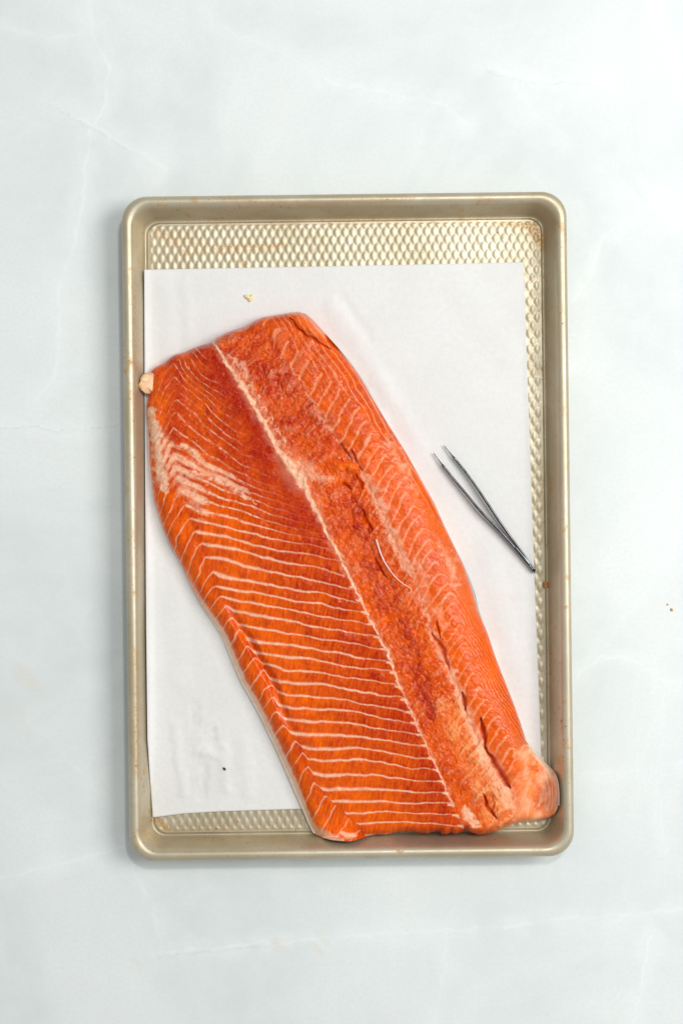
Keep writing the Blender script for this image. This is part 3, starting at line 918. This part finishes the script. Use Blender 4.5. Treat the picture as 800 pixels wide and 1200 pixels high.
# rounded blob of given semi-axes, roughened
def blob(rx, ry, rz, seed, nseg=28, nring=16, amp=.15, taper=0.0, flat=False):
    V, F = [], []
    for i in range(nring + 1):
        th_ = math.pi * i / nring
        for j in range(nseg):
            ph_ = 2 * math.pi * j / nseg
            d = np.array([math.sin(th_) * math.cos(ph_), math.sin(th_) * math.sin(ph_), math.cos(th_)])
            V.append(d)
    V = np.array(V)
    nz = fbm(V[:, 0] * 1.6 + 5 + V[:, 2], V[:, 1] * 1.6 + 3 - V[:, 2], seed, 4) - .5
    r = 1 + amp * 2 * nz
    W = V * r[:, None] * np.array([rx, ry, rz])
    W[:, 1] *= 1 - taper * V[:, 0]
    if flat:
        W[:, 2] = np.maximum(W[:, 2], -rz * .45) + rz * .45
    for i in range(nring):
        for j in range(nseg):
            a, b = i * nseg + j, i * nseg + (j + 1) % nseg
            F.append((a, a + nseg, b + nseg, b))
    return W, np.array(F)

W, F = blob(15.5 * S, 12.0 * S, .0040, 21, 40, 24, amp=.36)
W[:, 2] -= .70 * W[:, 0]
z = .0104
W[:, 0] += wx(179, z); W[:, 1] += wy(450, z); W[:, 2] += z
tag(link('fin_stub', raw_mesh('fin_stub', W, F, M_STUB), salmon), 'pale cream fin stub poking out over the tray wall')

# ------------------------------------------------------------------ pin bone on the fillet
def fish_z(qx_, qy_):
    i = np.argmin((X - qx_) ** 2 + (Y - qy_) ** 2)
    return float(Zt[i])

def tube(pts, radii, mat, name, ns=10, parent=None):
    V, F = [], []
    P = [Vector(p) for p in pts]
    for i, p in enumerate(P):
        t = (P[min(i + 1, len(P) - 1)] - P[max(i - 1, 0)]).normalized()
        s = t.cross(Vector((0, 0, 1))).normalized()
        up = s.cross(t)
        for j in range(ns):
            a = 2 * math.pi * j / ns
            V.append(p + (s * math.cos(a) + up * math.sin(a)) * radii[i])
    n_ = len(P)
    for i in range(n_ - 1):
        for j in range(ns):
            a, b = i * ns + j, i * ns + (j + 1) % ns
            F.append((a, b, b + ns, a + ns))
    c0, c1 = len(V), len(V) + 1
    V += [P[0], P[-1]]
    F = [tuple(f) for f in F]
    for j in range(ns):
        F.append((c0, (j + 1) % ns, j, c0))
        b = (n_ - 1) * ns
        F.append((c1, b + j, b + (j + 1) % ns, c1))
    me = bpy.data.meshes.new(name)
    me.from_pydata([tuple(v) for v in V], [], [f if f[0] != f[-1] else f[:3] for f in F])
    for p in me.polygons: p.use_smooth = True
    me.materials.append(mat)
    return link(name, me, parent)

bp = [(440.5, 632), (443, 640), (445.5, 648), (450, 658), (455, 666), (461, 674), (467, 680), (473, 685), (478, 687.5), (481, 690), (481.5, 693), (479, 695.5), (477.5, 695)]
br = [1.7, 1.75, 1.6, 1.4, 1.25, 1.1, 1.0, .9, .8, .7, .6, .55, .4]
zs = [fish_z(*p) for p in bp]
zs = np.convolve(np.pad(zs, 2, 'edge'), np.ones(5) / 5, 'valid')
zs = np.maximum(zs, [fish_z(*p) for p in bp])
pts = [(wx(a, z + .0005), wy(b, z + .0005), z + .0005) for (a, b), z in zip(bp, zs)]
tag(tube(pts, [r * S * .52 for r in br], M_BONE, 'pin_bone'), 'thin curved white pin bone lying on the salmon flesh', 'fish bone')

# ------------------------------------------------------------------ tweezers lying on edge
def strip(name, path, thick, zc, hh, mat, parent):
    """bent strip: path in photo units, thickness and half height along it"""
    P = np.array(path, float)
    L = np.concatenate([[0], np.cumsum(np.hypot(*np.diff(P, axis=0).T))]); L /= L[-1]
    t = np.linspace(0, 1, 60)
    cx, cy = np.interp(t, L, P[:, 0]), np.interp(t, L, P[:, 1])
    ker = np.ones(5) / 5
    cx = np.convolve(np.pad(cx, 2, 'reflect', reflect_type='odd'), ker, 'valid'); cy = np.convolve(np.pad(cy, 2, 'reflect', reflect_type='odd'), ker, 'valid')
    z = np.interp(t, *zc); h_ = np.interp(t, *hh); w_ = np.interp(t, *thick) * S / 2
    x, y = wx(cx, z), wy(cy, z)
    tx, ty = np.gradient(x), np.gradient(y)
    l = np.hypot(tx, ty); nx_, ny_ = -ty / l, tx / l
    # bevelled section
    sec = [(-1, -.8), (-.7, -1), (.7, -1), (1, -.8), (1, .8), (.7, 1), (-.7, 1), (-1, .8)]
    V = np.concatenate([np.stack([x + nx_ * w_ * a, y + ny_ * w_ * a, z + h_ * b], 1)[None] for a, b in sec]).transpose(1, 0, 2).reshape(-1, 3)
    F = []
    m = len(sec)
    for i in range(len(t) - 1):
        for j in range(m):
            a, b = i * m + j, i * m + (j + 1) % m
            F.append((a, b, b + m, a + m))
    e = (len(t) - 1) * m
    for q in ((0, 1, 2, 3), (0, 3, 4, 7), (4, 5, 6, 7)):
        F.append(q[::-1]); F.append(tuple(e + k_ for k_ in q))
    return link(name, raw_mesh(name, V, np.array(F)[:, ::-1], mat, smooth=False), parent)

tw = bpy.data.objects.new('tweezers', None)
COL.objects.link(tw)
tag(tw, 'slim steel tweezers lying on edge on the parchment beside the salmon', 'tweezers')
tk = ([0, .05, .09, .095, .5, .9, 1], [.7, 1.0, 1.5, 2.6, 2.9, 2.6, 2.2])
zc = ([0, .1, .5, 1], [.0058, .0066, .0080, .0068])
hh = ([0, .05, .095, .1, .5, .8, 1], [.0005, .0007, .0009, .0012, .0021, .0021, .0015])
strip('arm', [(520, 522), (527.5, 531.5), (545, 553), (558, 571), (575, 596.5), (586, 613), (600, 632.5), (614, 651), (626.5, 669)], tk, zc, hh, M_STEEL, tw)
strip('arm', [(508, 531), (515, 541), (530, 560), (549, 582.5), (560, 596.5), (583, 620), (597, 635.5), (611.5, 652.5), (624.8, 669.2)], tk, zc, hh, M_STEEL, tw)
strip('joint', [(603, 641), (612, 652), (620, 662), (626.8, 670.5)], ([0, .5, 1], [2.4, 3.4, 3.0]), ([0, 1], [.0076, .0066]), ([0, 1], [.0021, .0015]), M_STEEL, tw)

# ------------------------------------------------------------------ small bits
def bit(name, qx_, qy_, z, rx, ry, rz, rot, mat, label, cat, seed, group=None, parent=None, amp=.35):
    W, F = blob(rx * S, ry * S, rz * S, seed, 14, 9, amp, flat=True)
    o = link(name, raw_mesh(name, W, F, mat), parent, (wx(qx_, z), wy(qy_, z), z))
    o.rotation_euler = (0, 0, math.radians(rot))
    return tag(o, label, cat, group)

def paper_z(a, c):
    return float(zp[np.argmin((qx - a) ** 2 + (qy - c) ** 2)]) + .0001

cr = bit('food_crumb', 294.5, 349, paper_z(294, 349), 2.4, 5.2, 2.2, -28, M_CRUMB, 'small pale yellow crumb on the parchment above the salmon', 'crumb', 3)
W, F = blob(4.6 * S, 2.4 * S, 2 * S, 5, 14, 9, .35, flat=True)
lobe = link('lobe', raw_mesh('lobe', W, F, M_CRUMB), cr, (-3.2 * S, -1.2 * S, .0002))
bit('dark_fleck', 263, 901, paper_z(263, 901), 2.2, 1.4, 1.0, -40, M_DARK, 'tiny dark brown fleck on the lower left of the parchment', 'fleck', 6)
bit('table_crumb', 786.3, 714.5, 0, 1.7, 2.1, 1.2, 20, M_AMBER, 'larger of two tiny amber crumbs on the tabletop right of the tray', 'crumb', 7, 'amber crumbs on the tabletop')
bit('table_crumb', 781.5, 708.5, 0, 1.1, 1.1, .8, 0, M_AMBER, 'smaller upper of two tiny amber crumbs on the tabletop right of the tray', 'crumb', 9, 'amber crumbs on the tabletop')

# baked-on drip at the edge of the floor panel: a flat lens with a raised ring
zr = FZ + .0001
nr, na = 8, 24
V, F = [], []
for i in range(nr + 1):
    r = 3.6 * S * i / nr
    zz = .0007 * math.sqrt(max(0, 1 - (i / nr) ** 2)) + .0004 * math.exp(-((i / nr - .7) / .15) ** 2)
    for j in range(na):
        a = 2 * math.pi * j / na
        rr_ = r * (1 + .08 * math.sin(3 * a + 1))
        V.append((rr_ * math.cos(a), rr_ * 1.1 * math.sin(a), zz))
for i in range(nr):
    for j in range(na):
        a, b = i * na + j, i * na + (j + 1) % na
        F.append((a, a + na, b + na, b))
lx, ly = tray_local(wx(638.2, zr), wy(685.5, zr))
link('baked_spot', raw_mesh('baked_spot', np.array(V), np.array(F), M_RESIDUE), tray, (lx, ly, zr))
